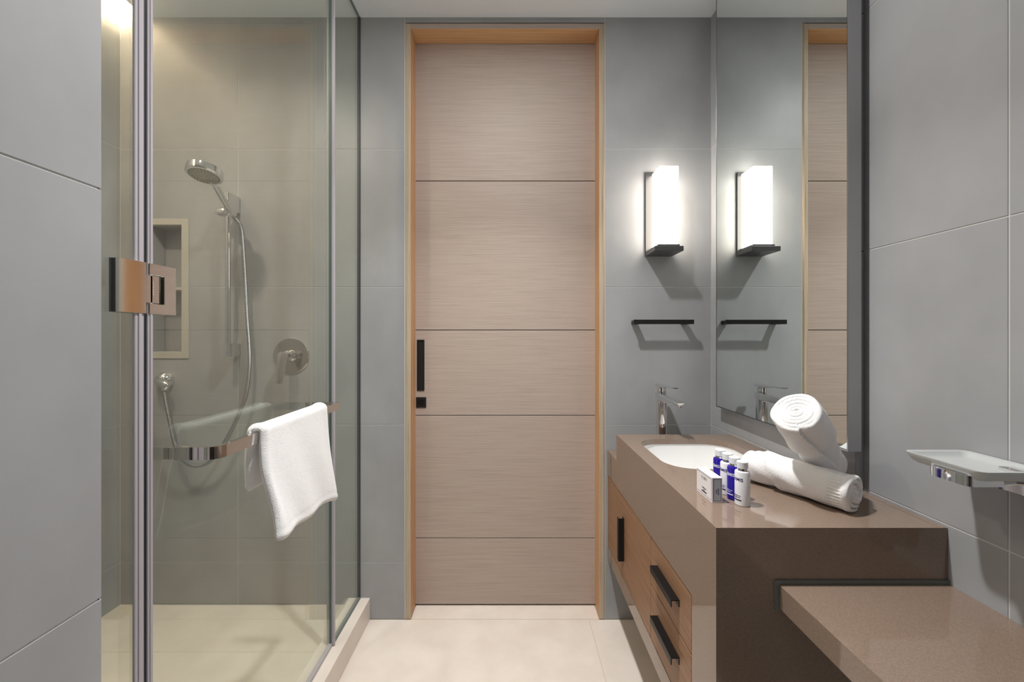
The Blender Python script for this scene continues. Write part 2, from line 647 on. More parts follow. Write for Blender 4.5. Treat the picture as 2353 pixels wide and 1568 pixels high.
# black recessed pull: rim with an inset tray
bm = bmesh.new()
hx0, hx1, hz0, hz1 = -0.4325, -0.399, H - 0.246, H - 0.014
for r in ((hx0, hx0 + 0.006, hz0, hz1), (hx1 - 0.004, hx1, hz0, hz1), (hx0 + 0.006, hx1 - 0.004, hz1 - 0.006, hz1), (hx0 + 0.006, hx1 - 0.004, hz0, hz0 + 0.006)):
    add_box(bm, r[0], r[1], YD - 0.003, YD + 0.001, r[2], r[3])
pull = finish('recessed_pull', bm, M['black'], door)
tagp(pull, 'black recessed pull')
box('tray', hx0 + 0.006, hx1 - 0.004, YD - 0.0006, YD + 0.001, hz0 + 0.006, hz1 - 0.006, M['dark'], pull)
lx0, lx1, lz0, lz1 = -0.4365, -0.391, H - 0.3234, H - 0.276
lk = box('lock_plate', lx0, lx1, YD - 0.003, YD + 0.001, lz0, lz1, M['black'], door, bev=0.0006, seg=1)
tagp(lk, 'square black lock plate')
bm = bmesh.new()
cx, cz = (lx0 + lx1) / 2, (lz0 + lz1) / 2
lathe(bm, (cx, YD - 0.003, cz), (0, -1, 0), [(0.0145, 0), (0.0145, 0.001), (0.0125, 0.001), (0.0125, 0.0004), (0, 0.0004)], 32, cap=False)
add_box(bm, cx - 0.002, cx + 0.002, YD - 0.0065, YD - 0.003, cz - 0.012, cz + 0.012, 0.0005, 1)
finish('thumb_turn', bm, M['black_pull'], lk, smooth=True)

# ------------------------------------------------------------------ shower niche
niche = thing('shower_niche', 'recessed cream niche with one shelf in the shower wall', 'niche', (-1.504, YB, NZ0))
nix0, nix1, niz0, niz1 = NX0 + 0.031, NX1 - 0.030, NZ0 + 0.0285, NZ1 - 0.027
for r in ((NX0, nix0, NZ0, NZ1), (nix1, NX1, NZ0, NZ1), (nix0, nix1, niz1, NZ1), (nix0, nix1, NZ0, niz0)):
    box('frame_strip', r[0], r[1], YB - 0.004, YB + 0.02, r[2], r[3], M['niche'], niche, bev=0.0008, seg=1)
box('niche_back', nix0 - 0.01, nix1 + 0.01, YB + 0.082, YB + 0.09, niz0 - 0.01, niz1 + 0.01, M['tile'], niche)
for r in ((nix0 - 0.01, nix0, niz0 - 0.01, niz1 + 0.01), (nix1, nix1 + 0.01, niz0 - 0.01, niz1 + 0.01), (nix0, nix1, niz0 - 0.01, niz0), (nix0, nix1, niz1, niz1 + 0.01)):
    box('niche_side', r[0], r[1], YB + 0.02, YB + 0.083, r[2], r[3], M['tile'], niche)
box('shelf', nix0, nix1, YB - 0.001, YB + 0.083, H + 0.202, H + 0.2145, M['niche'], niche, bev=0.001, seg=1)

# ------------------------------------------------------------------ shower glass
GT = 0.005
zg0, zg1 = H - 1.1333, ZC - 0.002


def glass_pane(name, y0, y1, z0, z1, parent):
    o = box(name, GX - GT, GX + GT, y0, y1, z0, z1, [M['glass'], M['glass_edge']], parent)
    for p in o.data.polygons:
        if abs(p.normal.x) < 0.5:
            p.material_index = 1
    return o


fixed = thing('glass_panel', 'narrow fixed glass panel between the shower door and the back wall', 'glass panel', (GX, 1.58, zg0))
glass_pane('pane', 1.442, YB, zg0, zg1, fixed)
box('wall_gasket', GX - 0.006, GX + 0.006, YB - 0.004, YB, zg0, zg1, M['rubber'], fixed)
box('base_channel', GX - 0.009, GX + 0.009, 1.442, YB - 0.004, zg0, zg0 + 0.004, M['silicone'], fixed)
bm = bmesh.new()
for dx in (-0.0105, -0.0035, 0.0035, 0.0105):
    lathe(bm, (GX + dx, 1.4365, zg0 + 0.004), (0, 0, 1), [(0.0050, 0), (0.0050, zg1 - zg0 - 0.004)], 10)
post = finish('edge_seal', bm, M['seal'], fixed, smooth=True)

fixed2 = thing('glass_panel', 'fixed glass panel between the near left wall and the shower door hinge', 'glass panel', (GX, 0.64, zg0))
glass_pane('pane', PY, 0.6966, zg0, zg1, fixed2)
bm = bmesh.new()
for sx in (1,):
    add_box(bm, GX + sx * 0.0075 - 0.0025, GX + sx * 0.0075 + 0.0025, 0.679, 0.6966, zg0, zg1, 0.001, 1)
    add_box(bm, GX + sx * 0.0105 - 0.0012, GX + sx * 0.0105 + 0.0012, 0.685, 0.691, zg0, zg1, 0.0006, 1)
finish('edge_seal', bm, M['seal'], fixed2, smooth=True)

sd = thing('shower_door', 'frameless glass shower door with chrome hinge and towel bar', 'shower door', (GX, 1.08, zg0))
dz0 = zg0 + 0.008
glass_pane('pane', 0.7026, 1.431, dz0, zg1, sd)
box('gasket', GX - 0.006, GX + 0.0075, 0.6968, 0.7026, dz0, zg1, M['rubber'], sd)
bm = bmesh.new()
for sx in (-1, 1):
    add_box(bm, GX + sx * 0.0078 - 0.0028, GX + sx * 0.0078 + 0.0028, 0.7026, 0.7137, dz0, zg1, 0.001, 1)
    add_box(bm, GX + sx * 0.011 - 0.0010, GX + sx * 0.011 + 0.0010, 0.7065, 0.7105, dz0, zg1, 0.0005, 1)
finish('hinge_seal', bm, M['seal'], sd, smooth=True)
box('bottom_seal', GX - 0.007, GX + 0.007, 0.704, 1.431, dz0 - 0.007, dz0 + 0.004, M['seal'], sd, bev=0.001, seg=1)


def hinge(zc, label):
    hz0, hz1 = zc - 0.0458, zc + 0.0458
    bm = bmesh.new()
    add_box(bm, GX + 0.0052, GX + 0.0125, 0.6500, 0.6990, hz0, hz1, 0.0012, 2)
    hg = finish('hinge', bm, M['chrome_sat'], sd, smooth=False)
    tagp(hg, label)
    # inside plates
    bm = bmesh.new()
    add_box(bm, GX - 0.0125, GX - 0.0052, 0.6500, 0.6990, hz0, hz1, 0.001, 2)
    add_box(bm, GX - 0.0125, GX - 0.0052, 0.7035, 0.7600, hz0, hz1, 0.001, 2)
    finish('inner_plate', bm, M['chrome_sat'], hg, smooth=False)
    # door leaf plate: U around the knuckle
    bm = bmesh.new()
    kz0, kz1 = zc - 0.027, zc + 0.025
    extrude_poly(bm, [(0.7040, hz0), (0.7600, hz0), (0.7600, hz1), (0.7040, hz1), (0.7040, kz1), (0.7340, kz1), (0.7340, kz0), (0.7040, kz0)], 'x', GX + 0.0052, GX + 0.0125, 0.0006, 1)
    finish('leaf_plate', bm, M['chrome_sat'], hg, smooth=False)
    box('knuckle', GX + 0.004, GX + 0.0120, 0.6985, 0.7245, kz0 + 0.001, kz1 - 0.001, M['chrome_sat'], hg, bev=0.0008, smooth=False)
    bm = bmesh.new()
    for k in range(6):
        add_box(bm, GX + 0.0119, GX + 0.01225, 0.7110, 0.7130, zc - 0.011 + k * 0.0042, zc - 0.0085 + k * 0.0042)
    finish('engraved_marks', bm, M['foil'], hg)
    box('clamp_gasket', GX - 0.0055, GX + 0.0055, 0.6505, 0.6560, hz0 + 0.001, hz1 - 0.001, M['rubber'], hg)


hinge(H + 0.0868, 'square chrome glass hinge')

# towel bar on the door: flat chrome band
bz0, bz1 = H - 0.2405, H - 0.2160
bx = -0.578
path = [(GX + GT, 0.768)]
r = 0.020
for k in range(9):
    a = -PI / 2 + (PI / 2) * k / 8
    path.append((bx - r + r * math.cos(a), 0.768 + r + r * math.sin(a)))
path += [(bx, 1.294), (GX + GT, 1.294)]
bm = bmesh.new()
ribbon(bm, path, 0.010, bz0, bz1)
tb = finish('towel_bar', bm, M['chrome_sat'], sd, smooth=True, sharp=30)
tagp(tb, 'flat chrome towel bar')
bm = bmesh.new()
for yy in (0.768, 1.294):
    add_box(bm, GX - 0.016, GX - GT, yy - 0.005, yy + 0.005, bz0, bz1, 0.0008, 1)
finish('bar_cap', bm, M['chrome_sat'], tb, smooth=True)

# ------------------------------------------------------------------ hanging hand towel
def hanging_towel():
    y0, y1 = 0.880, 1.185
    nb = 60
    tA, top = 0.0075, bz1
    # centre path (x offset from bar, z) from the front bottom, over the bar, to the rear bottom
    def path_pts(v):
        # v: 0 near edge .. 1 far edge
        zf = H - 0.472 - 0.030 * v + 0.012 * math.sin(v * PI) + 0.006 * math.sin(v * 9) + 0.016 * max(0, 1 - v / 0.14) ** 2
        zr = H - 0.350 - 0.018 * v
        xb = bx + 0.005 + tA
        flare = 0.036 - 0.014 * v
        P = []
        n = 46
        for k in range(n):
            t = k / n
            z = zf + (top - zf) * t
            e = (1 - t)
            x = xb + flare * e ** 1.3 + 0.006 * math.sin(v * 6.0 + 1.0) * e * e + 0.0035 * math.sin(v * 14 + t * 5) * e
            P.append((x, z))
        rr = 0.005 + tA
        for k in range(13):
            a = PI * k / 12
            P.append((bx + rr * math.cos(a), top + 0.001 + (tA + 0.0) * math.sin(a)))
        n = 26
        for k in range(1, n + 1):
            t = k / n
            z = top + (zr - top) * t
            P.append((bx - rr - 0.010 * t + 0.004 * math.sin(v * 7 + 2) * t, z))
        return P
    bm = bmesh.new()
    outer, inner = [], []
    cols = []
    for i in range(nb + 1):
        v = i / nb
        d = min(v, 1 - v) * (y1 - y0)
        w_ = 0.014
        prof = math.sqrt(max(0.0, 1 - (1 - min(1, d / w_)) ** 2)) if d < w_ else 1.0
        P = path_pts(v)
        n = len(P)
        co, ci = [], []
        for k in range(n):
            a = P[max(0, k - 1)]
            b_ = P[min(n - 1, k + 1)]
            tx, tz = b_[0] - a[0], b_[1] - a[1]
            l = math.hypot(tx, tz)
            nx, nz = tz / l, -tx / l
            s = min(k, n - 1 - k)
            endp = math.sqrt(max(0.03, 1 - (1 - min(1, s / 2.0)) ** 2))
            hem = 0.9 if s == 4 else 1.0
            h_ = tA * max(0.08, prof) * endp * hem * (1.0 + 0.55 * math.exp(-(d / 0.022) ** 2))
            e = max(0.0, 1 - k / 46)
            skew = -0.002 * e + 0.020 * e * (v - 0.35) * (1 if v > 0.35 else 0.5)
            yy = y0 + (y1 - y0) * v + skew + (0.004 * math.sin(k * 0.16) if v < 0.1 else 0) 
            co.append(bm.verts.new((P[k][0] + nx * h_, yy, P[k][1] + nz * h_)))
            ci.append(bm.verts.new((P[k][0] - nx * h_, yy, P[k][1] - nz * h_)))
        cols.append((co, ci))
    n = len(cols[0][0])
    for (ao, ai), (bo, bi) in zip(cols, cols[1:]):
        for k in range(n - 1):
            bm.faces.new((ao[k], bo[k], bo[k + 1], ao[k + 1]))
            bm.faces.new((ai[k], ai[k + 1], bi[k + 1], bi[k]))
        bm.faces.new((ao[0], ai[0], bi[0], bo[0]))
        bm.faces.new((ao[-1], bo[-1], bi[-1], ai[-1]))
    for (o_, i_) in (cols[0], cols[-1]):
        for k in range(n - 1):
            bm.faces.new((o_[k], o_[k + 1], i_[k + 1], i_[k]))
    o = finish('hand_towel', bm, M['terry'], None, smooth=True, sharp=80, origin=(bx, 1.03, top))
    tagp(o, 'white terry hand towel folded over the chrome bar of the shower door', 'towel')
    return o


hanging_towel()

# ------------------------------------------------------------------ shower fittings
RX, RY = -1.191, 1.642
rail = thing('shower_rail', 'chrome vertical slide rail on the shower back wall', 'shower rail', (RX, YB, H - 0.083))
bm = bmesh.new()
lathe(bm, (RX, RY, H - 0.080), (0, 0, 1), [(0.0098, 0), (0.0098, 0.675)], 24)
finish('rail', bm, M['chrome'], rail, smooth=True)
for za, zb in ((H - 0.083, H - 0.030), (H + 0.533, H + 0.602)):
    bm = bmesh.new()
    t = bmesh.new()
    extrude_poly(t, rrect(RX - 0.0125, RX + 0.0125, RY - 0.0135, YB, 0.006, 4), 'z', za, zb)
    merge(bm, t)
    finish('wall_bracket', bm, M['chrome'], rail, smooth=True)
zsl = H + 0.5205
bm = bmesh.new()
lathe(bm, (RX - 0.052, RY, zsl), (1, 0, 0), [(0.0, 0), (0.003, 0), (0.003, 0.012), (0.0125, 0.012), (0.0155, 0.016), (0.0155, 0.028), (0.0185, 0.029), (0.0185, 0.072), (0.015, 0.080), (0.0, 0.080)], 28, cap=False)
sl = finish('slider', bm, M['chrome'], rail, smooth=True)
bm = bmesh.new()
lathe(bm, (RX + 0.020, RY - 0.020, zsl - 0.016), (0.05, -0.25, 1), [(0.014, 0), (0.0165, 0.004), (0.0165, 0.034), (0.014, 0.036)], 24)
finish('holder_cup', bm, M['chrome'], sl, smooth=True)

hs = thing('hand_shower', 'round chrome hand shower with a grey hose, resting in the rail holder', 'hand shower', (RX + 0.03, RY - 0.02, zsl))
hA = Vector((-1.163, 1.628, H + 0.505))        # lower end of handle
hB = Vector((-1.143, 1.508, H + 0.586))        # where the head starts
dH = (hB - hA).normalized()
bm = bmesh.new()
tube(bm, [hA + (hB - hA) * t for t in (0, 0.1, 0.5, 0.9, 1.0)], lambda t, i: 0.0108 + 0.0022 * t, 20)
finish('handle', bm, M['chrome'], hs, smooth=True)
nrm = Vector((0.02, -0.22, -0.975)).normalized()
side = nrm.cross(Vector((0, 1, 0))).normalized()
hc = Vector((-1.133, 1.443, H + 0.598))
bm = bmesh.new()
R_ = 0.0570
lathe(bm, hc, tuple(nrm), [(0.0, -0.024), (0.035, -0.024), (0.056, -0.021), (R_, -0.015), (R_, 0.004), (R_ - 0.003, 0.0065)], 64, cap=False)
hd = finish('head', bm, M['chrome'], hs, smooth=True)
bm = bmesh.new()
lathe(bm, hc, tuple(nrm), [(R_ - 0.0025, 0.0060), (R_ - 0.0045, 0.0082), (R_ - 0.0075, 0.0082), (R_ - 0.0085, 0.0070)], 64, cap=False)
finish('rim', bm, M['white_gloss'], hd, smooth=True)
bm = bmesh.new()
lathe(bm, hc, tuple(nrm), [(R_ - 0.0080, 0.0068), (0.03, 0.0074), (0, 0.0076)], 64, cap=False)
finish('spray_face', bm, M['spray'], hd, smooth=True)
bm = bmesh.new()
fx, fy, fd = frame_from(nrm)
for ring, cnt in ((0.008, 6), (0.0155, 10), (0.0225, 15), (0.029, 18), (0.0355, 22), (0.0415, 26), (0.0455, 28)):
    for k in range(cnt):
        a = 2 * PI * k / cnt + ring * 70
        p = hc + fd * 0.0068 + (fx * math.cos(a) + fy * math.sin(a)) * ring
        lathe(bm, p, tuple(fd), [(0.0013, 0), (0.0010, 0.0018)], 6)
nz_ = finish('nozzles', bm, M['nozzle'], hd)
nz_['kind'] = 'stuff'
# neck: from the handle up onto the head
bm = bmesh.new()
neck = catmull([hB - dH * 0.004, hB + dH * 0.018, hc - nrm * 0.005 + (hB - hc).normalized() * 0.050, hc - nrm * 0.010 + (hB - hc).normalized() * 0.030], 6)
tube(bm, neck, lambda t, i: 0.0130 + 0.0040 * t if t < 0.7 else 0.0158, 20)
finish('neck', bm, M['white_gloss'], hs, smooth=True)
# hose


def wp(x, y, d):
    """picture measurements turned into a place at depth d (used to lay out the hanging hose)"""
    return ((x - 1176.5) * d / 900, d, H + (774 - y) * d / 900)


OX, OZ = -1.500, H - 0.187
hp = [tuple(hA), wp(553, 520, 1.640), wp(559, 570, 1.655), wp(564, 650, 1.665), wp(568, 730, 1.668), wp(573, 800, 1.667), wp(573, 850, 1.664), wp(566, 905, 1.660),
      wp(550, 950, 1.655), wp(530, 992, 1.652), wp(508, 1030, 1.650), wp(478, 1064, 1.648), wp(446, 1071, 1.646), wp(420, 1056, 1.644),
      wp(402, 1020, 1.642), wp(390, 965, 1.642), wp(381, 920, 1.643), wp(378, 897, 1.644)]
pts = resample(catmull(hp, 24), 0.0022)
bm = bmesh.new()
tube(bm, pts, lambda t, i: 0.0078 if i % 2 else 0.0070, 10)
finish('hose', bm, M['hose'], hs, smooth=True)

out = thing('hose_outlet', 'round chrome wall elbow feeding the shower hose', 'shower outlet', (OX, YB, OZ))
bm = bmesh.new()
lathe(bm, (OX, YB, OZ), (0, -1, 0), [(0.0365, 0), (0.0365, 0.003), (0.035, 0.014), (0.030, 0.026), (0.020, 0.035), (0, 0.038)], 40, cap=False)
finish('rosette', bm, M['chrome'], out, smooth=True)
ox, oy, oz = wp(378, 895, 1.644)
bm = bmesh.new()
el = catmull([(OX, YB - 0.012, OZ), (OX + 0.003, 1.660, OZ - 0.002), (ox + 0.003, 1.646, OZ - 0.014), (ox, oy, oz)], 8)
tube(bm, el, lambda t, i: 0.0195 - 0.008 * t, 20)
finish('elbow', bm, M['chrome'], out, smooth=True)
bm = bmesh.new()
lathe(bm, (ox + 0.001, oy, oz + 0.018), (-0.03, 0, -1), [(0.0112, 0), (0.0118, 0.001), (0.0108, 0.024), (0.0095, 0.025)], 24)
finish('hose_nut', bm, M['chrome'], out, smooth=True)

mx = thing('shower_mixer', 'round chrome shower mixer plate with a drooping lever', 'shower mixer', (-0.958, YB, H - 0.083))
MXc = (-0.957, YB, H - 0.0832)
bm = bmesh.new()
lathe(bm, MXc, (0, -1, 0), [(0.0775, 0), (0.0775, 0.004), (0.0755, 0.0065), (0, 0.0072)], 72, cap=False)
finish('plate', bm, M['chrome_sat'], mx, smooth=True)
bm = bmesh.new()
lathe(bm, MXc, (0, -1, 0), [(0.027, 0.006), (0.026, 0.022), (0.0225, 0.030), (0.0225, 0.036), (0.020, 0.037), (0.0195, 0.058), (0.0, 0.060)], 40, cap=False)
finish('hub', bm, M['chrome'], mx, smooth=True)
bm = bmesh.new()
cxm, czm = -0.957, H - 0.0832
ptsl = []
for k in range(13):
    a = PI * k / 12
    ptsl.append((cxm + 0.0215 * math.cos(a), czm + 0.0215 * math.sin(a)))
ptsl += [(cxm - 0.0190, czm - 0.05), (cxm - 0.0135, czm - 0.112), (cxm + 0.0085, czm - 0.112)]
t = bmesh.new()
extrude_poly(t, ptsl, 'y', YB - 0.070, YB - 0.059, 0.0015, 2)
for v in t.verts:
    dz = czm - v.co.z
    if dz > 0:
        v.co.y -= 0.10 * dz
    v.co.x -= 0.055 * max(0, dz)
merge(bm, t)
finish('lever', bm, M['chrome_sat'], mx, smooth=True)

# ------------------------------------------------------------------ wall lamp
sc = thing('wall_sconce', 'lit white glass wall lamp with a dark grey tray beside the mirror', 'wall lamp', (0.634, YB, H + 0.3476))
box('back_plate', 0.576, 0.691, YB - 0.010, YB, H + 0.3476, H + 0.7105, M['bronze'], sc, bev=0.0015)
box('tray', 0.577, 0.694, YB - 0.118, YB - 0.0095, H + 0.3476, H + 0.3672, M['bronze'], sc, bev=0.0012)
box('glass_seat', 0.594, 0.682, YB - 0.108, YB - 0.0095, H + 0.3665, H + 0.3765, M['bronze'], sc, bev=0.001)
box('shade', 0.601, 0.679, YB - 0.105, YB - 0.018, H + 0.3765, H + 0.697, M['opal'], sc, bev=0.003)
bm = bmesh.new()
for xx, yy in ((0.628, YB - 0.035), (0.640, YB - 0.075)):
    lathe(bm, (xx, yy, H + 0.3478), (0, 0, -1), [(0.0028, 0), (0.0028, 0.0008), (0, 0.001)], 12, cap=False)
finish('screws', bm, M['dark'], sc)['kind'] = 'stuff'

# black towel bar beside the mirror
tbk = thing('towel_holder', 'short matt black towel bar under the wall lamp', 'towel bar', (0.637, YB, H + 0.06))
box('bar', 0.511, 0.763, YB - 0.060, YB - 0.048, H + 0.0525, H + 0.0715, M['black'], tbk, bev=0.001)
for xx in (0.5175, 0.7315):
    box('bracket', xx, xx + 0.024, YB - 0.0485, YB, H + 0.0525, H + 0.0690, M['black'], tbk, bev=0.0008)

# ------------------------------------------------------------------ mirror
MXX, MY0, MY1, MZ0, MZ1 = 0.831, 0.968, 1.595, H - 0.285, ZC - 0.003
mr = thing('wall_mirror', 'tall steel framed mirror on the right wall above the basin', 'mirror', (XP, 1.28, MZ0))
bm = bmesh.new()
add_box(bm, MXX + 0.0035, XP, MY0 + 0.001, MY1 - 0.001, MZ0 + 0.001, MZ1)
finish('backing', bm, M['dark'], mr)
box('silvered_glass', MXX + 0.0005, MXX + 0.0035, MY0 + 0.0045, MY1 - 0.0045, MZ0 + 0.0045, MZ1 - 0.002, M['mirror'], mr)
for a in ((MXX - 0.0005, XP, MY0, MY0 + 0.003, MZ0, MZ1), (MXX - 0.0005, XP, MY1 - 0.003, MY1, MZ0, MZ1), (MXX - 0.0005, XP, MY0 + 0.003, MY1 - 0.003, MZ0, MZ0 + 0.003)):
    box('frame_side', *a, M['steel'], mr, bev=0.0005, seg=1)

# ------------------------------------------------------------------ vanity
CX0 = 0.414
CYN, CYF = 0.7944, 1.5525
CZ = H - 0.388
SLB = CZ - 0.020
vc = thing('vanity_counter', 'taupe quartz vanity top with a deep apron and solid end panel', 'counter', (0.65, 1.2, 0))


def slab_with_hole(outer, inner, z0, z1):
    bm = bmesh.new()
    ov = [bm.verts.new((x, y, z1)) for x, y in outer]
    iv = [bm.verts.new((x, y, z1)) for x, y in inner]
    es = [bm.edges.new((ov[i], ov[(i + 1) % len(ov)])) for i in range(len(ov))] + [bm.edges.new((iv[i], iv[(i + 1) % len(iv)])) for i in range(len(iv))]
    bmesh.ops.triangle_fill(bm, use_beauty=True, use_dissolve=False, edges=es)
    bad = []
    # drop any triangle lying inside the hole
    def inside(p, poly):
        c = False
        for i in range(len(poly)):
            x1, y1 = poly[i]
            x2, y2 = poly[i - 1]
            if (y1 > p[1]) != (y2 > p[1]) and p[0] < (x2 - x1) * (p[1] - y1) / (y2 - y1) + x1:
                c = not c
        return c
    for f in bm.faces:
        c = f.calc_center_median()
        if inside((c.x, c.y), inner):
            bad.append(f)
    if bad:
        bmesh.ops.delete(bm, geom=bad, context='FACES_ONLY')
    r = bmesh.ops.extrude_face_region(bm, geom=bm.faces[:])
    vs = [g for g in r['geom'] if isinstance(g, bmesh.types.BMVert)]
    bmesh.ops.translate(bm, verts=vs, vec=(0, 0, z0 - z1))
    return bm


SX0, SX1, SY0, SY1 = 0.466, 0.800, 1.147, 1.484
outer = [(CX0, CYN), (XR - 0.001, CYN), (XR - 0.001, YP - 0.001), (XP - 0.001, YP - 0.001), (XP - 0.001, CYF), (CX0, CYF)]
finish('top_slab', slab_with_hole(outer, rrect(SX0, SX1, SY0, SY1, 0.085, 10), SLB, CZ), M['quartz'], vc)
# apron and end leg as one L seen from the front, end panel facing the bench
bm = bmesh.new()
AZ = H - 0.596
extrude_poly(bm, [(CYN, 0.001), (0.9015, 0.001), (0.9015, AZ), (YB - 0.001, AZ), (YB - 0.001, H - 0.491), (CYF, H - 0.491), (CYF, SLB), (CYN, SLB)], 'x', CX0, CX0 + 0.020)
finish('apron', bm, M['quartz'], vc)
box('end_panel', CX0 + 0.020, XR - 0.001, CYN, CYN + 0.020, 0.001, SLB, M['quartz'], vc)
box('leg_side', CX0 + 0.0204, XR - 0.001, 0.8815, 0.9015, 0.001, AZ, M['quartz'], vc)
box('rear_ledge', CX0 + 0.0204, XP - 0.001, CYF - 0.018, YB - 0.001, H - 0.511, H - 0.491, M['quartz'], vc)
box('riser', CX0 + 0.0204, XP - 0.001, CYF - 0.018, CYF, H - 0.491, SLB - 0.0004, M['quartz'], vc)

# undermount basin
bas = thing('basin', 'white ceramic undermount basin sunk in the vanity top', 'basin', (0.633, 1.315, SLB - 0.15))
bm = bmesh.new()
lv = [(0.012, 0.0, 0.09), (-0.002, 0.0, 0.085), (-0.002, -0.012, 0.085), (0.006, -0.07, 0.085), (0.018, -0.105, 0.085), (0.045, -0.125, 0.08), (0.10, -0.133, 0.05), (0.145, -0.136, 0.02)]
rings = []
for ins, dz, rr in lv:
    rings.append([bm.verts.new((x, y, SLB - 0.0006 + dz)) for x, y in rrect(SX0 + ins if ins > 0 else SX0 + ins, SX1 - ins, SY0 + ins, SY1 - ins, min(rr, (SX1 - SX0) / 2 - abs(ins) - 0.001), 10)])
rings[0] = rings[0]
for v, (x, y) in zip(rings[0], rrect(SX0 - 0.02, SX1 + 0.02, SY0 - 0.02, SY1 + 0.02, 0.10, 10)):
    v.co.x, v.co.y = x, y
for a, b in zip(rings, rings[1:]):
    n = len(a)
    for k in range(n):
        bm.faces.new((a[k], a[(k + 1) % n], b[(k + 1) % n], b[k]))
bm.faces.new(rings[-1])
bm_faces = bm.faces[:]
bo = finish('bowl', bm, M['ceramic'], bas, smooth=True)
bm = bmesh.new()
lathe(bm, (0.633, 1.315, SLB - 0.1366), (0, 0, 1), [(0.030, 0), (0.030, 0.002), (0.026, 0.004), (0.0, 0.005)], 32, cap=False)
finish('drain', bm, M['chrome'], bas, smooth=True)

# wooden cabinet under the top
cb = thing('vanity_cabinet', 'floating brown oak vanity cabinet with black pulls', 'cabinet', (0.65, 1.3, H - 0.961))
FX = CX0 + 0.001
box('carcass', FX + 0.021, XP - 0.002, 0.903, YB - 0.002, H - 0.958, AZ - 0.0015, M['dark'], cb)
box('bottom_rail', FX, XP - 0.003, 0.903, YB - 0.003, H - 0.963, H - 0.9045, M['quartz'], cb, bev=0.0006, seg=1)


def u_pull(bm, axis, a, b, x_face, c, deep=0.0215, leg=0.0175, t=0.0022):
    """channel pull: web + two legs; axis 'y' lies along depth with its web on top at height c, 'z' stands with its web at depth c"""
    if axis == 'y':
        pts = [(x_face, c), (x_face, c - leg), (x_face - t, c - leg), (x_face - t, c - t), (x_face - deep + t, c - t), (x_face - deep + t, c - leg), (x_face - deep, c - leg), (x_face - deep, c)]
        extrude_poly(bm, pts, 'y', a, b)
    else:
        pts = [(x_face, c), (x_face, c + leg), (x_face - t, c + leg), (x_face - t, c + t), (x_face - deep + t, c + t), (x_face - deep + t, c + leg), (x_face - deep, c + leg), (x_face - deep, c)]
        extrude_poly(bm, pts, 'z', a, b)
    return bm


def front(name, y0, y1, z0, z1):
    return box(name, FX, FX + 0.018, y0, y1, z0, z1, M['brown_oak'], cb, bev=0.0012, seg=1)


d1 = front('cabinet_door', 1.1735, YB - 0.004, H - 0.9015, AZ - 0.004)
bm = bmesh.new()
u_pull(bm, 'z', H - 0.8326, H - 0.674, FX, 1.449)
finish('pull', bm, M['black_pull'], d1)
for zt, zb, zh in ((AZ - 0.004, H - 0.7365, H - 0.653), (H - 0.7395, H - 0.9015, H - 0.796)):
    d = front('drawer', 0.9065, 1.1705, zb, zt)
    bm = bmesh.new()
    u_pull(bm, 'y', 0.970, 1.118, FX, zh)
    finish('pull', bm, M['black_pull'], d)

# bench
bn = thing('bench_shelf', 'taupe quartz shelf fixed along the right wall below the vanity top', 'shelf', (0.71, 0.3, H - 0.5496))
box('slab', 0.540, XR, -0.95, CYN - 0.004, H - 0.5496, H - 0.501, M['quartz'], bn, bev=0.001, seg=1)
bm = bmesh.new()
extrude_poly(bm, [(0.532, H - 0.553), (0.540, H - 0.553), (0.540, H - 0.501), (XR, H - 0.501), (XR, H - 0.4935), (0.532, H - 0.4935)], 'y', CYN - 0.0045, CYN)
so = finish('sealant_bead', bm, M['silicone'], bn)
tagp(so, 'grey silicone bead')

# ------------------------------------------------------------------ faucet
FXc, FYc = 0.6225, 1.632
fz0 = H - 0.491
fa = thing('basin_faucet', 'tall chrome single lever basin faucet at the head of the basin', 'faucet', (FXc, FYc, fz0))
bm = bmesh.new()
extrude_poly(bm, rrect(FXc - 0.0205, FXc + 0.0205, FYc - 0.021, FYc + 0.021, 0.0175, 8), 'z', fz0, H - 0.240)
finish('body', bm, M['chrome'], fa, smooth=True)
bm = bmesh.new()
lathe(bm, (FXc, FYc, fz0), (0, 0, 1), [(0.026, 0), (0.026, 0.004), (0.0235, 0.0065), (0.019, 0.0065)], 32)
finish('base_ring', bm, M['chrome'], fa, smooth=True)
# spout: lofted rounded section from the body forward
bm = bmesh.new()
secs = []
for y, zt, zb, hw in ((FYc + 0.019, -0.2325, -0.262, 0.0185), (FYc - 0.02, -0.2335, -0.266, 0.0190), (1.55, -0.2365, -0.2625, 0.0178), (1.48, -0.2395, -0.2585, 0.0168), (1.452, -0.2415, -0.2570, 0.0160), (1.440, -0.2450, -0.2545, 0.0135)):
    secs.append([bm.verts.new((p[0], y, p[1])) for p in rrect(FXc - hw, FXc + hw, H + zb, H + zt, min(0.007, (zt - zb) / 2.2), 5)])
for a, b in zip(secs, secs[1:]):
    n = len(a)
    for k in range(n):
        bm.faces.new((a[k], a[(k + 1) % n], b[(k + 1) % n], b[k]))
bm.faces.new(secs[0])
bm.faces.new(secs[-1])
finish('spout', bm, M['chrome'], fa, smooth=True, sharp=50)
bm = bmesh.new()
lathe(bm, (FXc, 1.463, H - 0.256), (0, 0, -1), [(0.0125, -0.004), (0.0125, 0.003), (0.0108, 0.004), (0.0108, 0.008), (0.009, 0.0085), (0.0, 0.0065)], 28, cap=False)
finish('aerator', bm, M['chrome'], fa, smooth=True)
bm = bmesh.new()
lathe(bm, (FXc, FYc, H - 0.2345), (0, 0, 1), [(0.0178, 0), (0.0182, 0.003), (0.0182, 0.024), (0.0175, 0.027)], 32)
lv_ = finish('lever', bm, M['chrome'], fa, smooth=True)
bm = bmesh.new()
secs = []
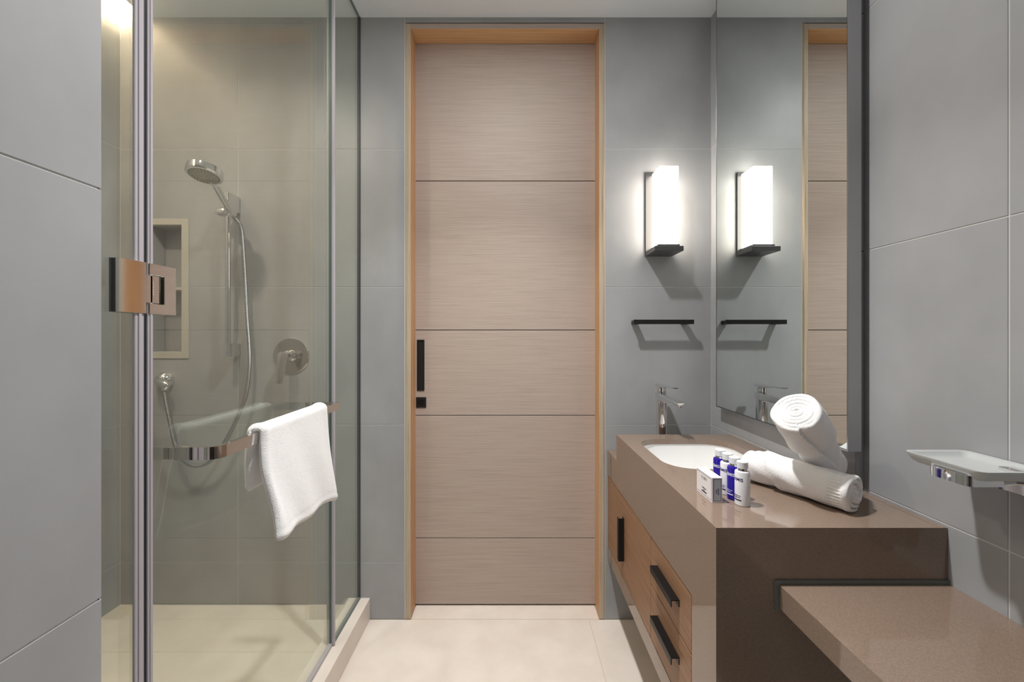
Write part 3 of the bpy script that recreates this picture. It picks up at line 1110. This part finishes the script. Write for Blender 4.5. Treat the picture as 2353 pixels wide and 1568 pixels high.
for y, zc, th_, hw in ((FYc + 0.020, -0.2035, 0.012, 0.0185), (FYc - 0.02, -0.2035, 0.011, 0.0188), (1.575, -0.2025, 0.006, 0.0165), (1.535, -0.1975, 0.0035, 0.0150), (1.508, -0.1985, 0.003, 0.0140), (1.494, -0.1975, 0.003, 0.0115)):
    secs.append([bm.verts.new((p[0], y, p[1])) for p in rrect(FXc - hw, FXc + hw, H + zc - th_ / 2, H + zc + th_ / 2, th_ * 0.32, 3)])
for a, b in zip(secs, secs[1:]):
    n = len(a)
    for k in range(n):
        bm.faces.new((a[k], a[(k + 1) % n], b[(k + 1) % n], b[k]))
bm.faces.new(secs[0])
bm.faces.new(secs[-1])
finish('lever_blade', bm, M['chrome'], lv_, smooth=True, sharp=50)

# ------------------------------------------------------------------ toiletries
BR, BH = 0.0158, 0.079


def make_bottle(name, kind, label, lines):
    t = thing(name, label, 'bottle', (0, 0, 0), group='toiletry bottles on the vanity top')
    bm = bmesh.new()
    lathe(bm, (0, 0, 0), (0, 0, 1), [(0.0, 0.0), (BR - 0.0015, 0.0), (BR, 0.0015), (BR, BH - 0.004), (BR - 0.0012, BH - 0.0012), (BR - 0.004, BH), (0.0095, BH + 0.0005), (0.0095, BH + 0.004)], 48, cap=False)
    finish('bottle_body', bm, M['blue' if kind == 'blue' else 'bottle_white'], t, smooth=True)
    bm = bmesh.new()
    lathe(bm, (0, 0, BH + 0.0008), (0, 0, 1), [(0.0105, 0), (0.0110, 0.0004), (0.0110, 0.0052), (0.0100, 0.0056)], 40)
    finish('collar', bm, M['chrome'], t, smooth=True)
    bm = bmesh.new()
    lathe(bm, (0, 0, BH + 0.0060), (0, 0, 1), [(0.0, 0), (0.0116, 0), (0.0119, 0.0005), (0.0119, 0.0142), (0.0110, 0.0152), (0, 0.0154)], 40, cap=False)
    finish('cap', bm, M['white_gloss'], t, smooth=True)
    phi = math.radians(186)
    def place(v0):
        def f(u, v, w_):
            a = phi + u / BR
            rr = BR + 0.00012 + w_
            return Vector((rr * math.cos(a), rr * math.sin(a), v0 + v))
        return f
    bm = bmesh.new()
    add_text(bm, 'ELEMIS', 0.0098, place(0.060), sx=1.0)
    finish('brand_lettering', bm, M['ink_white' if kind == 'blue' else 'ink'], t)
    bm = bmesh.new()
    for s, z in zip(lines, (0.0235, 0.0195)):
        add_text(bm, s, 0.0037, place(z))
    finish('small_lettering', bm, M['ink_white' if kind == 'blue' else 'ink'], t)
    bm = bmesh.new()
    pl = rrect(-0.0105, 0.0115, -0.0014, 0.0014, 0.0013, 4)
    f = place(0.0135)
    # pill wrapped round the bottle
    n = 14
    lo = [bm.verts.new(f(-0.0110 + 0.0225 * k / n, -0.0014 * (1 if 0 < k < n else 0.5), 0.0001)) for k in range(n + 1)]
    hi = [bm.verts.new(f(-0.0110 + 0.0225 * k / n, 0.0014 * (1 if 0 < k < n else 0.5), 0.0001)) for k in range(n + 1)]
    for k in range(n):
        bm.faces.new((lo[k], lo[k + 1], hi[k + 1], hi[k]))
    finish('label_pill', bm, M['ink_white' if kind == 'blue' else 'ink_dark'], t)
    return t


def copy_tree(o, parent=None):
    c = o.copy()
    COL.objects.link(c)
    if parent:
        c.parent = parent
    for ch in [q for q in bpy.data.objects if q.parent == o]:
        copy_tree(ch, c)
    return c


bl = make_bottle('toiletry_bottle', 'blue', 'cobalt blue bottle with white cap, farthest of the row of four', ('revitalise-me', 'shampoo'))
bl.location = (0.531, 0.9995, CZ)
wh = make_bottle('toiletry_bottle', 'white', 'white bottle with white cap standing between the two blue bottles', ('revitalise-me', 'conditioner'))
wh.location = (0.5325, 0.9685, CZ)
b2 = copy_tree(bl)
b2.location = (0.5325, 0.9375, CZ)
b2['label'] = 'cobalt blue bottle with white cap standing between the two white bottles'
b2.rotation_euler.z = 0.05
w2 = copy_tree(wh)
w2.location = (0.5325, 0.9055, CZ)
w2['label'] = 'white bottle with white cap at the near end of the row, nearest the counter edge'
w2.rotation_euler.z = 0.10

# soap carton
sbx0, sbx1, sby0, sby1, sbz1 = 0.4665, 0.4905, 0.9135, 0.9890, CZ + 0.0585
sb = thing('soap_box', 'small white soap carton with navy border lines before the bottles', 'box', (0.478, 0.951, CZ))
box('carton', sbx0, sbx1, sby0, sby1, CZ, sbz1, M['card'], sb, bev=0.0004, seg=1)
bm = bmesh.new()
fx_ = sbx0 - 0.0002
def line_x(y0, y1, z0, z1):
    add_box(bm, fx_, fx_ + 0.0004, y0, y1, z0, z1)
for z in (CZ + 0.0045, CZ + 0.0540):
    line_x(sby0 + 0.003, sby1 - 0.002, z, z + 0.0007)
line_x(sby0 + 0.003, sby0 + 0.0037, CZ + 0.0045, CZ + 0.0545)
finish('border_lines', bm, M['ink'], sb)
bm = bmesh.new()
ymid = (sby0 + sby1) / 2
def pf(v0, y_=None):
    return lambda u, v, w_: Vector((sbx0 - 0.0002 - w_, (y_ or ymid) - u, v0 + v))
add_text(bm, 'ELEMIS', 0.0092, pf(CZ + 0.0445))
finish('brand_lettering', bm, M['foil'], sb)
bm = bmesh.new()
add_text(bm, 'revitalise-me', 0.0042, pf(CZ + 0.0205))
add_text(bm, 'soap', 0.0040, pf(CZ + 0.0162))
line_x(ymid - 0.012, ymid + 0.012, CZ + 0.0100, CZ + 0.0132)
finish('small_lettering', bm, M['ink_dark'], sb)
fy_ = sby0 - 0.0002
box('side_panel', sbx0 + 0.0040, sbx1 - 0.0030, fy_, sby0 + 0.0002, CZ + 0.005, CZ + 0.0545, M['bluegrey_card'], sb)
bm = bmesh.new()
for a in ((sbx0 + 0.0032, sbx0 + 0.0042, CZ + 0.004, CZ + 0.0555), (sbx1 - 0.0034, sbx1 - 0.0024, CZ + 0.004, CZ + 0.0555), (sbx0 + 0.0042, sbx1 - 0.0034, CZ + 0.004, CZ + 0.005), (sbx0 + 0.0042, sbx1 - 0.0034, CZ + 0.0545, CZ + 0.0555)):
    add_box(bm, a[0], a[1], fy_ - 0.0001, fy_ + 0.0003, a[2], a[3])
xm = (sbx0 + sbx1) / 2
for k, s in enumerate(('soap 30 g', 'savon')):
    add_text(bm, s, 0.0040, lambda u, v, w_, k=k: Vector((xm + 0.003 - 0.0045 * k - v * -1, fy_ - 0.0002 - w_, CZ + 0.026 - u)))
finish('side_print', bm, M['ink'], sb)


# ------------------------------------------------------------------ rolled towels
def roll(name, label, A, B, R, t, wind, crimp=None, cuff=None, spiral_end=(1, 1), turns=4.2, seed=0, helix=0.0, th0=0.0, seam=None, squash=0.93, loose=1.0, taper=0.0):
    rnd = random.Random(seed)
    ph = [rnd.uniform(0, 6.28) for _ in range(8)]
    A, B = Vector(A), Vector(B)
    d = (B - A).normalized()
    Lr = (B - A).length
    up = Vector((0, 0, 1))
    x = d.cross(up).normalized()
    y = x.cross(d).normalized()
    n, m_ = 160, 110
    bm = bmesh.new()

    def rad(u, a):
        if seam:
            q = max(0.0, min(1.0, (u - seam[2]) / (seam[3] - seam[2])))
            f = ((a - seam[0] - (seam[1] - seam[0]) * q * q * (3 - 2 * q)) / (2 * PI)) % 1.0
        else:
            f = ((a - th0 - helix * (u - 0.5)) / (2 * PI)) % 1.0
        f = 1 - f
        # a soft lip where the free edge of the towel lies
        edge = min(1.0, f / 0.025)
        r = R + t * (f - 0.5) * edge + (t * -0.5) * (1 - edge) + (t * 0.5) * (1 - edge) * 0
        r *= 1 + taper * (u - 0.5)
        r += 0.0022 * math.sin(3 * a + 5 * u + ph[0]) * math.sin(4 * u + ph[1]) + 0.0013 * math.sin(7 * u + 2 * a + ph[2])
        r += 0.0007 * math.sin(23 * u + 6 * a + ph[3])
        if crimp and crimp[0] < u < crimp[1]:
            c = min(1, (u - crimp[0]) / 0.02, (crimp[1] - u) / 0.02)
            r += (-0.0016 + 0.0011 * math.sin(34 * a)) * c
        if cuff:
            kk = (u - cuff[0] - 0.03 * math.sin(a + ph[4]))
            r += cuff[1] * max(0.0, min(1.0, kk / 0.012 + 0.5))
        e = min(u, 1 - u) * Lr
        rr = 0.010
        if e < rr:
            r -= 0.007 * (1 - math.sqrt(max(0, 1 - (1 - e / rr) ** 2)))
        return r
    us = [0, 0.004, 0.01, 0.02, 0.03] + [0.04 + 0.92 * k / m_ for k in range(m_ + 1)] + [0.97, 0.98, 0.99, 0.996, 1.0]
    rings = []
    for u in us:
        ring = []
        for k in range(n):
            a = 2 * PI * k / n
            r = rad(u, a)
            v = x * (r * math.cos(a)) + y * (r * math.sin(a) * squash)
            ring.append(bm.verts.new(A + d * (Lr * u) + v))
        rings.append(ring)
    for a_, b_ in zip(rings, rings[1:]):
        for k in range(n):
            bm.faces.new((a_[k], a_[(k + 1) % n], b_[(k + 1) % n], b_[k]))
    # end faces with the wound layers standing as a spiral
    for end, sgn in ((0, -1), (1, 1)):
        base = rings[0] if end == 0 else rings[-1]
        prev = base
        nr = 64
        for q in range(1, nr):
            s = 1 - q / nr
            ring = []
            for k in range(n):
                a = 2 * PI * k / n
                r = rad(float(end), a) * s
                p = (r / R) * turns + wind * a / (2 * PI)
                fr_ = p % 1.0
                lay = abs(fr_ - 0.5) * 2          # 1 at the seam between layers
                dep = -0.0115 * loose * (lay ** 3) if spiral_end[end] else 0
                bulge = 0.0025 * loose * (1 - s) * math.sin(3.1 * p + ph[5]) + 0.003 * loose * math.sin(5 * s + a + ph[6]) * s * (1 - s) * 4
                h_ = sgn * ((dep + bulge) * min(1, q / 5.0) + 0.0015 * min(1, q / 8.0))
                wob = 1 + 0.04 * math.sin(2 * a + ph[7]) * (1 - s)
                v = x * (r * wob * math.cos(a)) + y * (r * wob * math.sin(a) * squash)
                ring.append(bm.verts.new(A + d * (Lr * end + h_) + v))
            for k in range(n):
                bm.faces.new((prev[k], prev[(k + 1) % n], ring[(k + 1) % n], ring[k]))
            prev = ring
        bm.faces.new(prev)
    o = finish(name, bm, M['terry'], None, smooth=True, sharp=75, origin=tuple((A + B) / 2))
    return tagp(o, label, 'towel', group='rolled towels on the vanity top')


roll('rolled_towel', 'white rolled terry towel lying on the vanity top behind the bottles',
     (0.644, 1.068, CZ + 0.0445), (0.757, 0.862, CZ + 0.0435), 0.0420, 0.011, 1, crimp=(0.84, 0.955), seam=(2.4, -1.8, 0.08, 0.5), turns=3.6, seed=3, loose=1.2)
roll('rolled_towel', 'white rolled terry towel leaning up on the lying towel by the mirror',
     (0.816, 1.008, CZ + 0.052), (0.653, 0.900, CZ + 0.217), 0.044, 0.008, -1, cuff=(0.56, 0.008), helix=0.8, th0=4.0, turns=4.5, seed=5, squash=0.97, loose=0.32)

# ------------------------------------------------------------------ soap dish on the right wall
dh = thing('soap_dish', 'frosted glass soap dish on a chrome bracket on the right wall', 'soap dish', (XR, 0.70, H - 0.265))
bm = bmesh.new()
zt_, zb_ = H - 0.2205, H - 0.2390
levels = [(0.006, zb_), (0.0, zb_ + 0.004), (-0.006, zt_ - 0.002), (-0.0062, zt_), (-0.0005, zt_), (0.002, zt_ - 0.003), (0.006, zt_ - 0.008), (0.012, zt_ - 0.0105), (0.045, zt_ - 0.0115)]
rings = []
for ins, z in levels:
    rings.append([bm.verts.new((px, py, z)) for px, py in rrect(0.766 + ins, 0.876 - ins, 0.640 + ins, 0.757 - ins, max(0.002, 0.012 - ins * 0.3), 5)])
for a, b in zip(rings, rings[1:]):
    n = len(a)
    for k in range(n):
        bm.faces.new((a[k], a[(k + 1) % n], b[(k + 1) % n], b[k]))
bm.faces.new(rings[0])
bm.faces.new(rings[-1])
dish = finish('dish', bm, M['frosted'], dh, smooth=True, sharp=50)
tagp(dish, 'frosted glass dish')
zr0, zr1 = H - 0.2505, H - 0.2325
path = [(0.790, 0.716)]
for (cx_, cy_, a0) in ((0.769, 0.706, 90), (0.769, 0.661, 180)):
    for k in range(6):
        a = math.radians(a0 + 90 * k / 5)
        path.append((cx_ + 0.008 * math.cos(a), cy_ + 0.008 * math.sin(a)))
path += [(0.818, 0.653)]
bm = bmesh.new()
ribbon(bm, path, 0.004, zr0, zr1)
finish('band', bm, M['chrome'], dh, smooth=True)
bm = bmesh.new()
lathe(bm, (0.815, 0.655, H - 0.2370), (1, 0.15, 0), [(0.0035, 0), (0.0035, 0.012), (0.0045, 0.012), (0.0045, 0.016), (0.003, 0.016), (0.003, 0.045)], 16)
lathe(bm, (0.815, 0.656, H - 0.2460), (1, 0.15, 0), [(0.0045, 0), (0.0045, 0.045)], 16)
finish('arm', bm, M['chrome'], dh, smooth=True)
box('wall_plate', 0.846, XR, 0.632, 0.682, H - 0.2645, H - 0.2255, M['chrome'], dh, bev=0.001)
